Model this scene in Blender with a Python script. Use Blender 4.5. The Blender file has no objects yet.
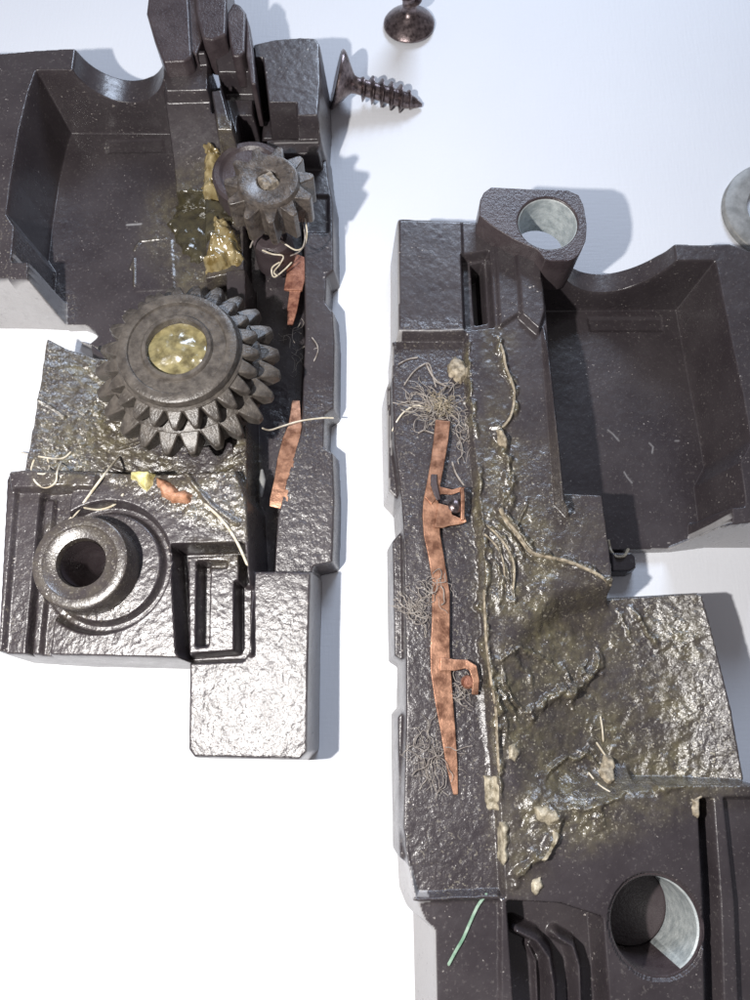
import bpy, bmesh, math, random
import numpy as np
from mathutils import Vector, Matrix

# ---------------------------------------------------------------- camera, light, exposure
S = 1e-4                      # one working unit is a tenth of a millimetre
D = 720.0                     # camera height above the paper
F = 722.0
T = math.atan(200.0 / 722.0)
scene = bpy.context.scene
cam_data = bpy.data.cameras.new('camera')
cam = bpy.data.objects.new('camera', cam_data)
scene.collection.objects.link(cam)
cam.location = (0, 0, D * S)
cam.rotation_euler = (T, 0, 0)
cam_data.sensor_fit = 'VERTICAL'
cam_data.sensor_height = 24.0
cam_data.lens = 24.0 * F / 1000.0
cam_data.clip_start = 0.001
cam_data.clip_end = 5.0
cam_data.dof.use_dof = True; cam_data.dof.focus_distance = .067; cam_data.dof.aperture_fstop = 48
scene.camera = cam

world = bpy.data.worlds.new('World')
scene.world = world
world.use_nodes = True
bg = world.node_tree.nodes['Background']
bg.inputs['Color'].default_value = (0.80, 0.76, 0.80, 1)
bg.inputs['Strength'].default_value = 0.22

def add_light(name, kind, loc, energy, color, size=None, size_y=None, target=None):
    l = bpy.data.lights.new(name, kind)
    l.energy = energy; l.color = color
    o = bpy.data.objects.new(name, l)
    scene.collection.objects.link(o)
    o.location = [c * S for c in loc]
    if kind == 'POINT': l.shadow_soft_size = size * S
    if kind == 'AREA':
        l.shape = 'RECTANGLE'; l.size = size * S; l.size_y = size_y * S
    if target is not None:
        d = Vector([t * S for t in target]) - o.location
        o.rotation_euler = d.to_track_quat('-Z', 'Y').to_euler()
    return o
# the phone's flash beside the lens, and soft cool room light from a window beyond the top
add_light('phone_flash', 'POINT', (-310, -10, 720), 0.335, (1.0, 0.965, 0.93), 13)
add_light('window_light', 'AREA', (600, 3000, 1950), 0.66, (0.68, 0.80, 1.0), 1300, 900, (0, 500, 0))

vs = scene.view_settings
vs.view_transform = 'Standard'; vs.look = 'None'; vs.exposure = 0.08; vs.gamma = 1.0
vs.use_curve_mapping = False
scene.cycles.max_bounces = 6

# ---------------------------------------------------------------- helpers
ct, st = math.cos(T), math.sin(T)
def W(px, py, z):
    """the point at height z that the photograph shows at (px, py)"""
    vx = (px - 375.0) / F; vy = -(py - 500.0) / F
    y2 = vy * ct + st; z2 = vy * st - ct
    k = (D - z) / (-z2)
    return (vx * k, y2 * k, z)
def WP(pts, z): return [W(x, y, z)[:2] for x, y in pts]

def smooth(x): x = np.clip(x, 0, 1); return x * x * (3 - 2 * x)

def vnoise(X, Y, cell, seed):
    r = np.random.RandomState(seed)
    x0, y0 = X.min(), Y.min()
    gx = (X - x0) / cell; gy = (Y - y0) / cell
    nx, ny = int(gx.max()) + 3, int(gy.max()) + 3
    g = r.rand(nx, ny)
    ix = gx.astype(int); iy = gy.astype(int)
    fx = smooth(gx - ix); fy = smooth(gy - iy)
    return ((g[ix, iy] * (1 - fx) + g[ix + 1, iy] * fx) * (1 - fy) + (g[ix, iy + 1] * (1 - fx) + g[ix + 1, iy + 1] * fx) * fy)
def fbm(X, Y, cell, seed, octs=4):
    a, t, s = 1.0, 0.0, 0.0
    for i in range(octs):
        c = math.cos(i * .7 + seed); q = math.sin(i * .7 + seed)
        t = t + a * vnoise(X * c - Y * q, X * q + Y * c, cell, seed * 13 + i); s += a; a *= .55; cell *= .5
    return t / s

def poly_sd(X, Y, P):
    """signed distance, positive inside"""
    P = np.array(P, float); n = len(P)
    d2 = np.full(X.shape, 1e18); inside = np.zeros(X.shape, bool)
    for i in range(n):
        ax, ay = P[i]; bx, by = P[(i + 1) % n]
        ex, ey = bx - ax, by - ay
        L = ex * ex + ey * ey + 1e-12
        t = np.clip(((X - ax) * ex + (Y - ay) * ey) / L, 0, 1)
        dx = X - ax - t * ex; dy = Y - ay - t * ey
        d2 = np.minimum(d2, dx * dx + dy * dy)
        c = ((ay > Y) != (by > Y)) & (X < (bx - ax) * (Y - ay) / (by - ay + 1e-12) + ax)
        inside ^= c
    d = np.sqrt(d2)
    return np.where(inside, d, -d)
def line_d(X, Y, P):
    d2 = np.full(X.shape, 1e18)
    for (ax, ay), (bx, by) in zip(P[:-1], P[1:]):
        ex, ey = bx - ax, by - ay
        t = np.clip(((X - ax) * ex + (Y - ay) * ey) / (ex * ex + ey * ey + 1e-12), 0, 1)
        d2 = np.minimum(d2, (X - ax - t * ex) ** 2 + (Y - ay - t * ey) ** 2)
    return np.sqrt(d2)

class Field:
    """moulded relief of one housing half: height over the paper on a fine grid"""
    def __init__(s, x0, x1, y0, y1, step=1.0):
        s.x = np.arange(x0, x1 + step, step); s.y = np.arange(y0, y1 + step, step)
        s.X, s.Y = np.meshgrid(s.x, s.y, indexing='ij')
        s.H = np.full(s.X.shape, -30.0); s.grime = np.zeros(s.X.shape); s.grain = np.zeros(s.X.shape); s.pale = np.zeros(s.X.shape)
        s.step = step; s.x0 = x0; s.y0 = y0
    def win(s, P, pad):
        P = np.array(P)
        i0 = max(0, int((P[:, 0].min() - pad - s.x0) / s.step)); i1 = min(len(s.x), int((P[:, 0].max() + pad - s.x0) / s.step) + 2)
        j0 = max(0, int((P[:, 1].min() - pad - s.y0) / s.step)); j1 = min(len(s.y), int((P[:, 1].max() + pad - s.y0) / s.step) + 2)
        return slice(i0, i1), slice(j0, j1)
    def up(s, px, z, ramp=1.6, r=2.0, trace=None, smul=None):
        """raise a solid: outline traced at height `trace`, flat top at z, side spread over `ramp`"""
        tz = trace if trace is not None else (z if not callable(z) else 60)
        P = WP(px, tz); w = s.win(P, ramp + 3)
        X, Y = s.X[w], s.Y[w]
        sd = poly_sd(X, Y, P)
        zz = z(X, Y) if callable(z) else z
        q = np.clip(sd / r, 0, 1)
        top = zz - 0.9 * r * (1 - np.sqrt(np.clip(1 - (1 - q) ** 2, 0, 1)))
        side = np.clip(1 + sd / ramp, -.25, 1)
        h = np.where(sd >= 0, top, (zz - .9 * r) * side)
        s.H[w] = np.where(side > -.25, np.maximum(s.H[w], h), s.H[w])
    def put(s, px, z, ramp=1.8, trace=None):
        """replace the height inside an outline"""
        tz = trace if trace is not None else (z if not callable(z) else 60)
        P = WP(px, tz); w = s.win(P, ramp + 3)
        X, Y = s.X[w], s.Y[w]
        k = smooth(.5 + poly_sd(X, Y, P) / ramp)
        zz = z(X, Y) if callable(z) else z
        s.H[w] = s.H[w] * (1 - k) + zz * k
    def add(s, px, dz, ramp=3, trace=70, line=None, wd=None):
        P = WP(px, trace); pad = ramp + (wd or 0) + 3; w = s.win(P, pad)
        X, Y = s.X[w], s.Y[w]
        if wd: k = smooth(1 - line_d(X, Y, P) / wd)
        else: k = smooth(.5 + poly_sd(X, Y, P) / ramp)
        s.H[w] += dz * k
        return w, k
    def mask(s, attr, px, val, ramp=10, trace=70, wd=None):
        P = WP(px, trace); w = s.win(P, ramp + (wd or 0) + 3)
        X, Y = s.X[w], s.Y[w]
        k = smooth(1 - line_d(X, Y, P) / wd) if wd else smooth(.5 + poly_sd(X, Y, P) / ramp)
        a = getattr(s, attr); a[w] = np.maximum(a[w], val * k) if val > 0 else a[w] * (1 - k)
        return w, k
    def blur(s, n=1):
        for _ in range(n):
            H = s.H
            H = (np.roll(H, 1, 0) + 2 * H + np.roll(H, -1, 0)) / 4
            s.H = (np.roll(H, 1, 1) + 2 * H + np.roll(H, -1, 1)) / 4
    def at(s, x, y):
        i = min(max(int(round((x - s.x0) / s.step)), 0), len(s.x) - 1); j = min(max(int(round((y - s.y0) / s.step)), 0), len(s.y) - 1)
        return s.H[i, j]
    def hit(s, px, py, lift=0.0):
        """where the line of sight meets the relief"""
        for z in np.arange(150, -1, -1.0):
            p = W(px, py, z)
            if s.at(p[0], p[1]) >= z: return (p[0], p[1], z + lift)
        return W(px, py, lift)

def new_obj(name, mesh, mat=None, parent=None):
    o = bpy.data.objects.new(name, mesh)
    scene.collection.objects.link(o)
    if mat is not None and mesh is not None and len(mesh.materials) == 0: mesh.materials.append(mat)
    if parent is not None: o.parent = parent
    return o
def root(name, label, cat, loc=(0, 0, 0), group=None, kind=None):
    o = new_obj(name, None); o.location = [c * S for c in loc]
    o.empty_display_size = .002
    return tag(o, label, cat, group, kind)
def tag(o, label, cat, group=None, kind=None):
    o['label'] = label; o['category'] = cat
    if group: o['group'] = group
    if kind: o['kind'] = kind
    return o

def grid_mesh(name, f, sel, mat, parent, H=None, attrs=True, origin=(0, 0, 0)):
    """mesh of the cells chosen by sel, with the normals of the whole relief"""
    H = f.H if H is None else H
    nx, ny = H.shape
    c = sel[:-1, :-1]
    ii, jj = np.nonzero(c)
    if len(ii) == 0: return None
    idx = lambda i, j: i * ny + j
    quads = np.stack([idx(ii, jj), idx(ii + 1, jj), idx(ii + 1, jj + 1), idx(ii, jj + 1)], 1)
    used, inv = np.unique(quads, return_inverse=True)
    quads = inv.reshape(-1, 4)
    co = np.stack([f.X.ravel()[used] - origin[0], f.Y.ravel()[used] - origin[1], H.ravel()[used] - origin[2]], 1) * S
    me = bpy.data.meshes.new(name)
    me.vertices.add(len(co)); me.vertices.foreach_set('co', co.astype(np.float32).ravel())
    me.loops.add(quads.size); me.loops.foreach_set('vertex_index', quads.astype(np.int32).ravel())
    me.polygons.add(len(quads)); me.polygons.foreach_set('loop_start', (np.arange(len(quads)) * 4).astype(np.int32))
    me.update(calc_edges=True); me.validate()
    me.polygons.foreach_set('use_smooth', np.ones(len(me.polygons), bool))
    gx, gy = np.gradient(H, f.step)
    n = np.stack([-gx.ravel()[used], -gy.ravel()[used], np.ones(len(used))], 1)
    n /= np.linalg.norm(n, axis=1)[:, None]
    me.normals_split_custom_set_from_vertices(n.tolist())
    if attrs:
        for an in ('grime', 'grain', 'pale'):
            a = me.attributes.new(an, 'FLOAT', 'POINT')
            a.data.foreach_set('value', getattr(f, an).ravel()[used].astype(np.float32))
    o = new_obj(name, me, mat, parent)
    return o

def bm_obj(name, bm, mat, parent=None, smooth_=True, bevel=0, seg=2, angle=40):
    me = bpy.data.meshes.new(name)
    bmesh.ops.recalc_face_normals(bm, faces=bm.faces)
    for v in bm.verts: v.co *= S
    bm.to_mesh(me); bm.free()
    o = new_obj(name, me, mat, parent)
    if smooth_:
        me.polygons.foreach_set('use_smooth', [True] * len(me.polygons))
        me.set_sharp_from_angle(angle=math.radians(angle))
    if bevel:
        m = o.modifiers.new('edge', 'BEVEL'); m.width = bevel * S; m.segments = seg; m.limit_method = 'ANGLE'; m.angle_limit = math.radians(35)
        m.harden_normals = True
    return o
def prism_bm(P, z0, z1, bm=None, holes=None):
    bm = bm or bmesh.new()
    a = [bm.verts.new((x, y, z0)) for x, y in P]; b = [bm.verts.new((x, y, z1 if not callable(z1) else z1(x, y))) for x, y in P]
    n = len(P)
    bm.faces.new(a[::-1]); bm.faces.new(b)
    for i in range(n): bm.faces.new((a[i], a[(i + 1) % n], b[(i + 1) % n], b[i]))
    return bm
def lathe_bm(prof, n=64, bm=None, M=None, wob=0, rnd=None):
    bm = bm or bmesh.new(); rings = []
    for r, z in prof:
        if r < 1e-6: rings.append([bm.verts.new((0, 0, z))])
        else: rings.append([bm.verts.new((r * math.cos(2 * math.pi * k / n), r * math.sin(2 * math.pi * k / n), z)) for k in range(n)])
    for A, B in zip(rings[:-1], rings[1:]):
        for k in range(n):
            q = (k + 1) % n
            if len(A) == 1 and len(B) == 1: continue
            if len(A) == 1: bm.faces.new((A[0], B[q], B[k]))
            elif len(B) == 1: bm.faces.new((A[k], A[q], B[0]))
            else: bm.faces.new((A[k], A[q], B[q], B[k]))
    if M is not None: bm.transform(M)
    return bm
def tube_bm(P, r, sides=6, bm=None, taper=True):
    bm = bm or bmesh.new(); P = [Vector(p) for p in P]; rings = []
    for i, p in enumerate(P):
        d = (P[min(i + 1, len(P) - 1)] - P[max(i - 1, 0)]).normalized()
        u = d.cross(Vector((0, 0, 1)))
        if u.length < 1e-3: u = Vector((1, 0, 0))
        u.normalize(); v = d.cross(u)
        rr = r(i / (len(P) - 1)) if callable(r) else r
        if taper and (i == 0 or i == len(P) - 1): rr *= .35
        rings.append([bm.verts.new(p + (u * math.cos(2 * math.pi * k / sides) + v * math.sin(2 * math.pi * k / sides)) * rr) for k in range(sides)])
    for A, B in zip(rings[:-1], rings[1:]):
        for k in range(sides): bm.faces.new((A[k], A[(k + 1) % sides], B[(k + 1) % sides], B[k]))
    bm.faces.new(rings[0][::-1]); bm.faces.new(rings[-1])
    return bm
def spline(P, n=8):
    """Catmull-Rom through the points"""
    P = [Vector(p) for p in P]; out = []
    for i in range(len(P) - 1):
        a = P[max(i - 1, 0)]; b = P[i]; c = P[i + 1]; d = P[min(i + 2, len(P) - 1)]
        for k in range(n):
            t = k / n
            out.append(.5 * ((2 * b) + (c - a) * t + (2 * a - 5 * b + 4 * c - d) * t * t + (3 * b - a - 3 * c + d) * t ** 3))
    out.append(P[-1]); return out

# ---------------------------------------------------------------- materials
def mat(name):
    m = bpy.data.materials.new(name); m.use_nodes = True
    nt = m.node_tree; b = nt.nodes['Principled BSDF']
    return m, nt, b
def noise(nt, scale, detail=3, rough=.6, stretch=None):
    tc = nt.nodes.new('ShaderNodeTexCoord'); n = nt.nodes.new('ShaderNodeTexNoise')
    n.inputs['Scale'].default_value = 1.0 / (scale * S)
    n.inputs['Detail'].default_value = detail; n.inputs['Roughness'].default_value = rough
    src = tc.outputs['Object']
    if stretch:
        mp = nt.nodes.new('ShaderNodeMapping'); mp.inputs['Scale'].default_value = stretch
        nt.links.new(src, mp.inputs['Vector']); src = mp.outputs['Vector']
    nt.links.new(src, n.inputs['Vector'])
    return n.outputs['Fac']
def ramp(nt, fac, stops):
    r = nt.nodes.new('ShaderNodeValToRGB'); e = r.color_ramp.elements
    while len(e) < len(stops): e.new(.5)
    for k, (p, c) in enumerate(stops):
        e[k].position = p; e[k].color = (c, c, c, 1) if not isinstance(c, tuple) else (*c, 1)
    nt.links.new(fac, r.inputs['Fac']); return r.outputs['Color']
def mixc(nt, fac, a, b):
    m = nt.nodes.new('ShaderNodeMix'); m.data_type = 'RGBA'
    for s, v in ((0, fac), (6, a), (7, b)):
        if isinstance(v, (tuple, float, int)): m.inputs[s].default_value = v if not isinstance(v, tuple) else (*v, 1)
        else: nt.links.new(v, m.inputs[s])
    return m.outputs[2]
def math_(nt, op, a, b=None, clamp=False):
    m = nt.nodes.new('ShaderNodeMath'); m.operation = op; m.use_clamp = clamp
    for s, v in ((0, a), (1, b)):
        if v is None: continue
        if isinstance(v, (int, float)): m.inputs[s].default_value = v
        else: nt.links.new(v, m.inputs[s])
    return m.outputs[0]
def attr(nt, name):
    a = nt.nodes.new('ShaderNodeAttribute'); a.attribute_name = name; return a.outputs['Fac']
def bump(nt, h, strength, dist, prev=None):
    b = nt.nodes.new('ShaderNodeBump')
    if isinstance(strength, (int, float)): b.inputs['Strength'].default_value = strength
    else: nt.links.new(strength, b.inputs['Strength'])
    b.inputs['Distance'].default_value = dist * S
    nt.links.new(h, b.inputs['Height'])
    if prev is not None: nt.links.new(prev, b.inputs['Normal'])
    return b.outputs['Normal']

def housing_mat():
    m, nt, b = mat('black_moulded_plastic')
    big = noise(nt, 60, 4); mid = noise(nt, 9, 4); fine = noise(nt, 3.2, 3, .7); tiny = noise(nt, 1.3, 2)
    gr, gn, pl = attr(nt, 'grime'), attr(nt, 'grain'), attr(nt, 'pale')
    base = mixc(nt, ramp(nt, big, [(.35, 0.), (.7, 1.)]), (.037, .030, .034), (.062, .053, .057))
    base = mixc(nt, ramp(nt, fine, [(.58, 0.), (.72, .6)]), base, (.15, .135, .13))
    dust_glint = noise(nt, 2.6, 1, .5)
    base = mixc(nt, math_(nt, 'MULTIPLY', ramp(nt, dust_glint, [(.70, 0.), (.76, 1.)]), ramp(nt, noise(nt, 35, 2), [(.50, 0.), (.68, 1.)])), base, (.50, .46, .43))  # pale flecks: dust, with tiny glints painted in as well
    grit_glint = math_(nt, 'MULTIPLY', ramp(nt, noise(nt, 2.3, 1, .5), [(.62, 0.), (.71, .8)]), math_(nt, 'MULTIPLY', math_(nt, 'ADD', math_(nt, 'MULTIPLY', gn, .6), gr, True), ramp(nt, noise(nt, 22, 3), [(.40, .15), (.62, 1.)])))
    olive = mixc(nt, mid, (.070, .058, .034), (.20, .175, .105))
    gm = math_(nt, 'MULTIPLY', gr, ramp(nt, mid, [(.30, .25), (.62, 1.)]), True)
    base = mixc(nt, gm, base, olive)
    base = mixc(nt, grit_glint, base, (.50, .46, .36))  # flecks of grit, and glints put into the base colour
    base = mixc(nt, math_(nt, 'MULTIPLY', pl, ramp(nt, mid, [(.3, .8), (.5, 1.)])), base, (.38, .37, .37))  # pale areas: painted-in reflected light on walls, edge wear, scratches
    nt.links.new(base, b.inputs['Base Color'])
    rg = math_(nt, 'ADD', math_(nt, 'MULTIPLY', mid, .22), .20)
    rg = math_(nt, 'SUBTRACT', rg, math_(nt, 'MULTIPLY', gr, .10), True)
    nt.links.new(rg, b.inputs['Roughness'])
    n1 = bump(nt, fine, math_(nt, 'ADD', math_(nt, 'MULTIPLY', gn, .7), .14, True), 1.0)
    n2 = bump(nt, tiny, .12, .7, n1)
    nt.links.new(n2, b.inputs['Normal'])
    b.inputs['Specular IOR Level'].default_value = .75
    # oily film that sparkles on the grained places
    wet = math_(nt, 'ADD', math_(nt, 'MULTIPLY', gn, .62), math_(nt, 'MULTIPLY', gr, .6), True)
    nt.links.new(math_(nt, 'MULTIPLY', wet, math_(nt, 'MULTIPLY', ramp(nt, noise(nt, 14, 3), [(.32, .2), (.56, 1.)]), ramp(nt, noise(nt, 45, 2), [(.36, .25), (.55, 1.)]))), b.inputs['Coat Weight'])
    b.inputs['Coat Roughness'].default_value = .24; b.inputs['Coat IOR'].default_value = 1.75
    wav = noise(nt, 3.8, 2, .6)
    nt.links.new(bump(nt, wav, math_(nt, 'ADD', .68, math_(nt, 'MULTIPLY', gr, .4), True), 1.8), b.inputs['Coat Normal'])
    return m
def simple_mat(name, c1, c2, rough, sc=10, bs=.3, bd=1.0, metal=0, bsc=3, spec=.5, lo=.35, hi=.65, **kw):
    m, nt, b = mat(name)
    n = noise(nt, sc, 4); nf = noise(nt, bsc, 3, .7)
    nt.links.new(mixc(nt, ramp(nt, n, [(lo, 0.), (hi, 1.)]), c1, c2), b.inputs['Base Color'])
    nt.links.new(math_(nt, 'ADD', math_(nt, 'MULTIPLY', n, .2), rough - .1, True), b.inputs['Roughness'])
    nt.links.new(bump(nt, nf, bs, bd), b.inputs['Normal'])
    b.inputs['Metallic'].default_value = metal; b.inputs['Specular IOR Level'].default_value = spec
    for k, v in kw.items(): b.inputs[k.replace('_', ' ')].default_value = v
    return m
M_house = housing_mat()
M_plastic = simple_mat('dark_plastic', (.048, .036, .040), (.078, .062, .066), .30, 20, .4, 1.6)
M_bore = simple_mat('pale_bore', (.34, .38, .39), (.55, .59, .59), .35, 8, .5, 1.2)  # lug lining, and light painted on one side of the lower bore
M_gear = simple_mat('grey_gear_plastic', (.050, .043, .038), (.11, .096, .083), .36, 9, .5, 1.6, bsc=4, Coat_Weight=.10, Coat_Roughness=.3)
M_smallgear = simple_mat('grimy_gear_plastic', (.046, .038, .034), (.12, .10, .085), .34, 7, .6, 2.0, bsc=4, Coat_Weight=.45, Coat_Roughness=.22)
M_hubgrease = simple_mat('yellow_grease', (.10, .082, .038), (.31, .265, .13), .24, 12, .3, 1.6, bsc=7, Coat_Weight=1.0, Coat_Roughness=.22)
M_amber = simple_mat('amber_grease', (.24, .17, .06), (.56, .46, .25), .20, 12, .3, 1.8, bsc=8, Transmission_Weight=.2, Coat_Weight=1.0, Coat_Roughness=.2)
M_film = simple_mat('thin_olive_grease', (.075, .065, .042), (.15, .13, .07), .22, 10, .3, 1.5, bsc=6, Transmission_Weight=.5, Coat_Weight=.8, Coat_Roughness=.2)
M_copper = simple_mat('copper_strip', (.20, .095, .06), (.58, .32, .21), .38, 11, .4, 1.0, metal=.6, bsc=4)
M_oldcopper = simple_mat('browned_copper_strip', (.16, .055, .035), (.42, .20, .13), .5, 8, .5, 1.5, metal=.4, bsc=4)
M_steel = simple_mat('dark_screw_steel', (.085, .065, .068), (.26, .21, .21), .30, 5, .35, .8, metal=.85, bsc=3)
M_washer = simple_mat('dull_grey_steel', (.22, .22, .21), (.36, .36, .35), .55, 12, .3, .8, metal=.2, bsc=3)
M_yellow = simple_mat('pale_yellow_crumb', (.50, .44, .14), (.80, .75, .42), .35, 5, .6, 2)
M_orange = simple_mat('rusty_orange_crumb', (.30, .13, .07), (.58, .32, .20), .4, 5, .6, 2)
M_cream = simple_mat('cream_crumb', (.15, .125, .08), (.58, .52, .40), .35, 7, .5, 2)
M_hair = simple_mat('grey_hair', (.20, .17, .15), (.46, .42, .38), .35, 5, .1, .3)
M_palehair = simple_mat('pale_hair', (.52, .45, .33), (.80, .74, .62), .35, 8, .1, .3)
M_green = simple_mat('green_fibre', (.16, .30, .20), (.38, .50, .40), .5, 8, .1, .3)
M_shaft = simple_mat('greasy_shaft_end', (.10, .085, .07), (.30, .26, .21), .35, 4, .5, 1.5)
M_lint = simple_mat('beige_lint', (.16, .13, .09), (.50, .43, .32), .5, 5, .4, 1)

# ---------------------------------------------------------------- paper
def paper():
    m, nt, b = mat('white_paper')
    n = noise(nt, 220, 3); f = noise(nt, 5, 4, .6)
    tc = noise(nt, 3, 2, .5, (1, .12, 1)); t2 = noise(nt, 3, 2, .5, (.12, 1, 1))
    nt.links.new(mixc(nt, n, (.78, .80, .85), (.84, .86, .90)), b.inputs['Base Color'])
    b.inputs['Roughness'].default_value = .55
    h = math_(nt, 'ADD', math_(nt, 'ADD', tc, t2), math_(nt, 'MULTIPLY', f, .7))
    nt.links.new(bump(nt, h, .35, .5), b.inputs['Normal'])
    bm = bmesh.new()
    bmesh.ops.create_grid(bm, x_segments=40, y_segments=40, size=2600)
    for v in bm.verts:
        v.co.y += 500
        v.co.z += .0
    o = bm_obj('table_surface', bm, m)
    o['kind'] = 'structure'
    return o
paper()

# ---------------------------------------------------------------- left housing half
L = Field(-500, -15, -75, 800)
M0, R0, FL = 80, 94, 8
def trough_l(X, Y):
    d = np.abs(X + 185)
    return 30 + 44 * np.clip(d / 150, 0, 1.1) ** 2.2
# battery pocket floor slab and the gear bay
L.up([(60, 110), (250, 100), (262, 300), (262, 440), (262, 560), (240, 560), (100, 420), (90, 346), (96, 333), (80, 320)], 30, trace=30)
L.up([(46, 337), (62, 343), (88, 347), (108, 346), (180, 330), (255, 300), (262, 480), (22, 482), (33, 420)], trough_l, trace=70, ramp=2, r=2)
L.up([(-60, 52), (0, 53), (35, 50), (70, 48), (165, 49), (250, 50),
      (252, 140), (215, 150), (170, 200), (110, 290), (43, 281), (0, 279), (-60, 278)], R0, ramp=3)
# pocket opening: inner walls drop to the thin floor
L.put([(38, 72), (165, 73), (168, 112), (205, 132), (250, 132), (250, 300), (110, 330), (43, 300), (43, 259), (14, 260), (17, 226), (9, 214), (14, 175), (22, 128), (31, 92)], FL + 2, trace=R0, ramp=4.5)
L.put([(43, 255), (60, 255), (150, 300), (150, 350), (96, 340), (43, 300)], FL + 2, trace=R0 - 30)
uc = W(120, 60, 80)[0]; u0, u1 = W(76, 48, 94)[0], W(163, 66, 94)[0]; uc, uh = (u0 + u1) / 2, (u1 - u0) / 2
kw = np.clip(1 - ((L.X - uc) / uh) ** 2, 0, 1)
reg = (np.abs(L.X - uc) < uh) & (L.Y > W(120, 76, 94)[1]) & (L.H > 30)
L.H = np.where(reg, np.minimum(L.H, 94 - 42 * kw ** .6), L.H)
# open lower edge of the pocket floor
L.put([(48, 336), (78, 341), (92, 346), (99, 340), (96, 334), (86, 330), (60, 331)], -8, trace=2)
# stepped shelf behind the towers
L.put([(163, 90), (212, 90), (220, 140), (222, 175), (166, 170)], lambda X, Y: 74 - 40 * smooth((W(190, 90, 60)[1] - Y) / 110), trace=70)
L.put([(163, 66), (250, 62), (252, 90), (165, 92)], 82, trace=82)
L.put([(209, 55), (214, 55), (221, 98), (209, 99)], 40, trace=82)
L.put([(214, 52), (246, 50), (251, 80), (220, 82)], lambda X, Y: 88 - .35 * (W(230, 52, 80)[1] - Y), trace=80)
L.put([(221, 80), (252, 80), (253, 97), (224, 97)], 52, trace=70)
L.put([(224, 97), (253, 97), (255, 128), (235, 138)], 66, trace=68)
# raised block beside the towers and the groove between
L.up([(253, 44), (275, 39), (300, 37), (316, 38), (320, 44), (321, 80), (318, 123), (262, 125)], 84, ramp=7)
L.put([(251, 62), (262, 62), (270, 124), (275, 150), (254, 150), (252, 100)], 14, trace=80, ramp=2)
# contact channel with its notched outer flange
y500, y562 = W(300, 490, 40)[1], W(300, 562, 50)[1]
L.up([(262, 120), (318, 120), (326, 150), (329, 180), (333, 200), (334, 270), (327, 276), (326, 302), (333, 311), (335, 340), (334, 408), (325, 414), (324, 446), (333, 453), (335, 500), (333, 562), (314, 566), (306, 606), (262, 606)], 32, ramp=5, r=1.6, trace=32)
L.put([(244, 140), (300, 140), (303, 250), (304, 330), (300, 430), (285, 480), (276, 520), (273, 572), (249, 572), (246, 480)], 8, trace=32)
L.put([(262, 124), (318, 123), (319, 140), (262, 142)], 54, trace=75)
L.add([(306, 196), (328, 196), (328, 232), (306, 232)], -3, trace=32)
# bay wall right of the gear
L.up([(225, 270), (246, 268), (248, 480), (247, 560), (236, 560), (232, 470)], 58, ramp=2, trace=58)
L.up([(205, 200), (244, 210), (245, 272), (205, 280)], 36, trace=36)
# lower block
blk = [(6, 480), (10, 470), (40, 469), (100, 471), (150, 474), (235, 470), (247, 500), (250, 560), (250, 654), (190, 659), (60, 656), (-3, 652), (2, 560)]
L.up(blk, M0 - 4, ramp=6)
L.up([(8, 472), (24, 469), (96, 474), (94, 487), (10, 489)], M0 + 1, ramp=1.5)
L.put([(14, 489), (38, 489), (24, 655), (0, 655), (8, 560)], M0 - 9, trace=M0)
L.put([(39, 489), (69, 486), (60, 560), (46, 656), (22, 656)], M0 - 17, trace=M0)
L.put([(37, 492), (40, 492), (26, 655), (22, 655)], M0 - 24, trace=M0, ramp=1.5)
L.put([(41, 498), (52, 498), (37, 655), (28, 655)], M0 - 12, trace=M0 - 6)
# round recess for the screw boss
cx, cy, _ = W(104, 566, M0 - 6)
rr = np.hypot(L.X - cx, L.Y - cy)
L.H = np.where(rr < 62, np.minimum(L.H, (M0 - 4) - 15 * smooth((61 - rr) / 3) + 9 * smooth((52.5 - rr) / 3)), L.H)
bhx, bhy, _ = W(80, 562, 98)
L.H = np.where(np.hypot(L.X - bhx, L.Y - bhy) < 23, np.minimum(L.H, 8), L.H)
# rectangular catch: deep frame, plate, slot
L.put([(172, 546), (243, 544), (247, 580), (250, 588), (248, 658), (186, 664), (178, 652)], 40, trace=M0 - 6)
L.up([(187, 556), (240, 553), (240, 590), (236, 652), (188, 655)], 64, trace=64)
L.put([(198, 562), (209, 562), (207, 645), (197, 646)], 42, trace=64)
L.put([(207, 562), (226, 562), (226, 567), (207, 568)], 54, trace=64)
# foot
L.up([(188, 655), (187, 750), (193, 758), (300, 760), (308, 752), (310, 640), (312, 572), (275, 571), (250, 571), (247, 655)], lambda X, Y: 58 + .075 * (X + 175), ramp=5, trace=62, r=2.4)
L.put([(236, 582), (250, 586), (249, 650), (243, 660), (186, 662), (186, 656), (236, 652)], 42, trace=62)
L.put([(107, 141), (162, 139), (164, 152), (107, 153)], 8.6, trace=10, ramp=4)
L.add([(135, 245), (172, 240), (175, 290), (135, 292)], 1.0, trace=10, ramp=2)
L.blur(1)
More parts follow.
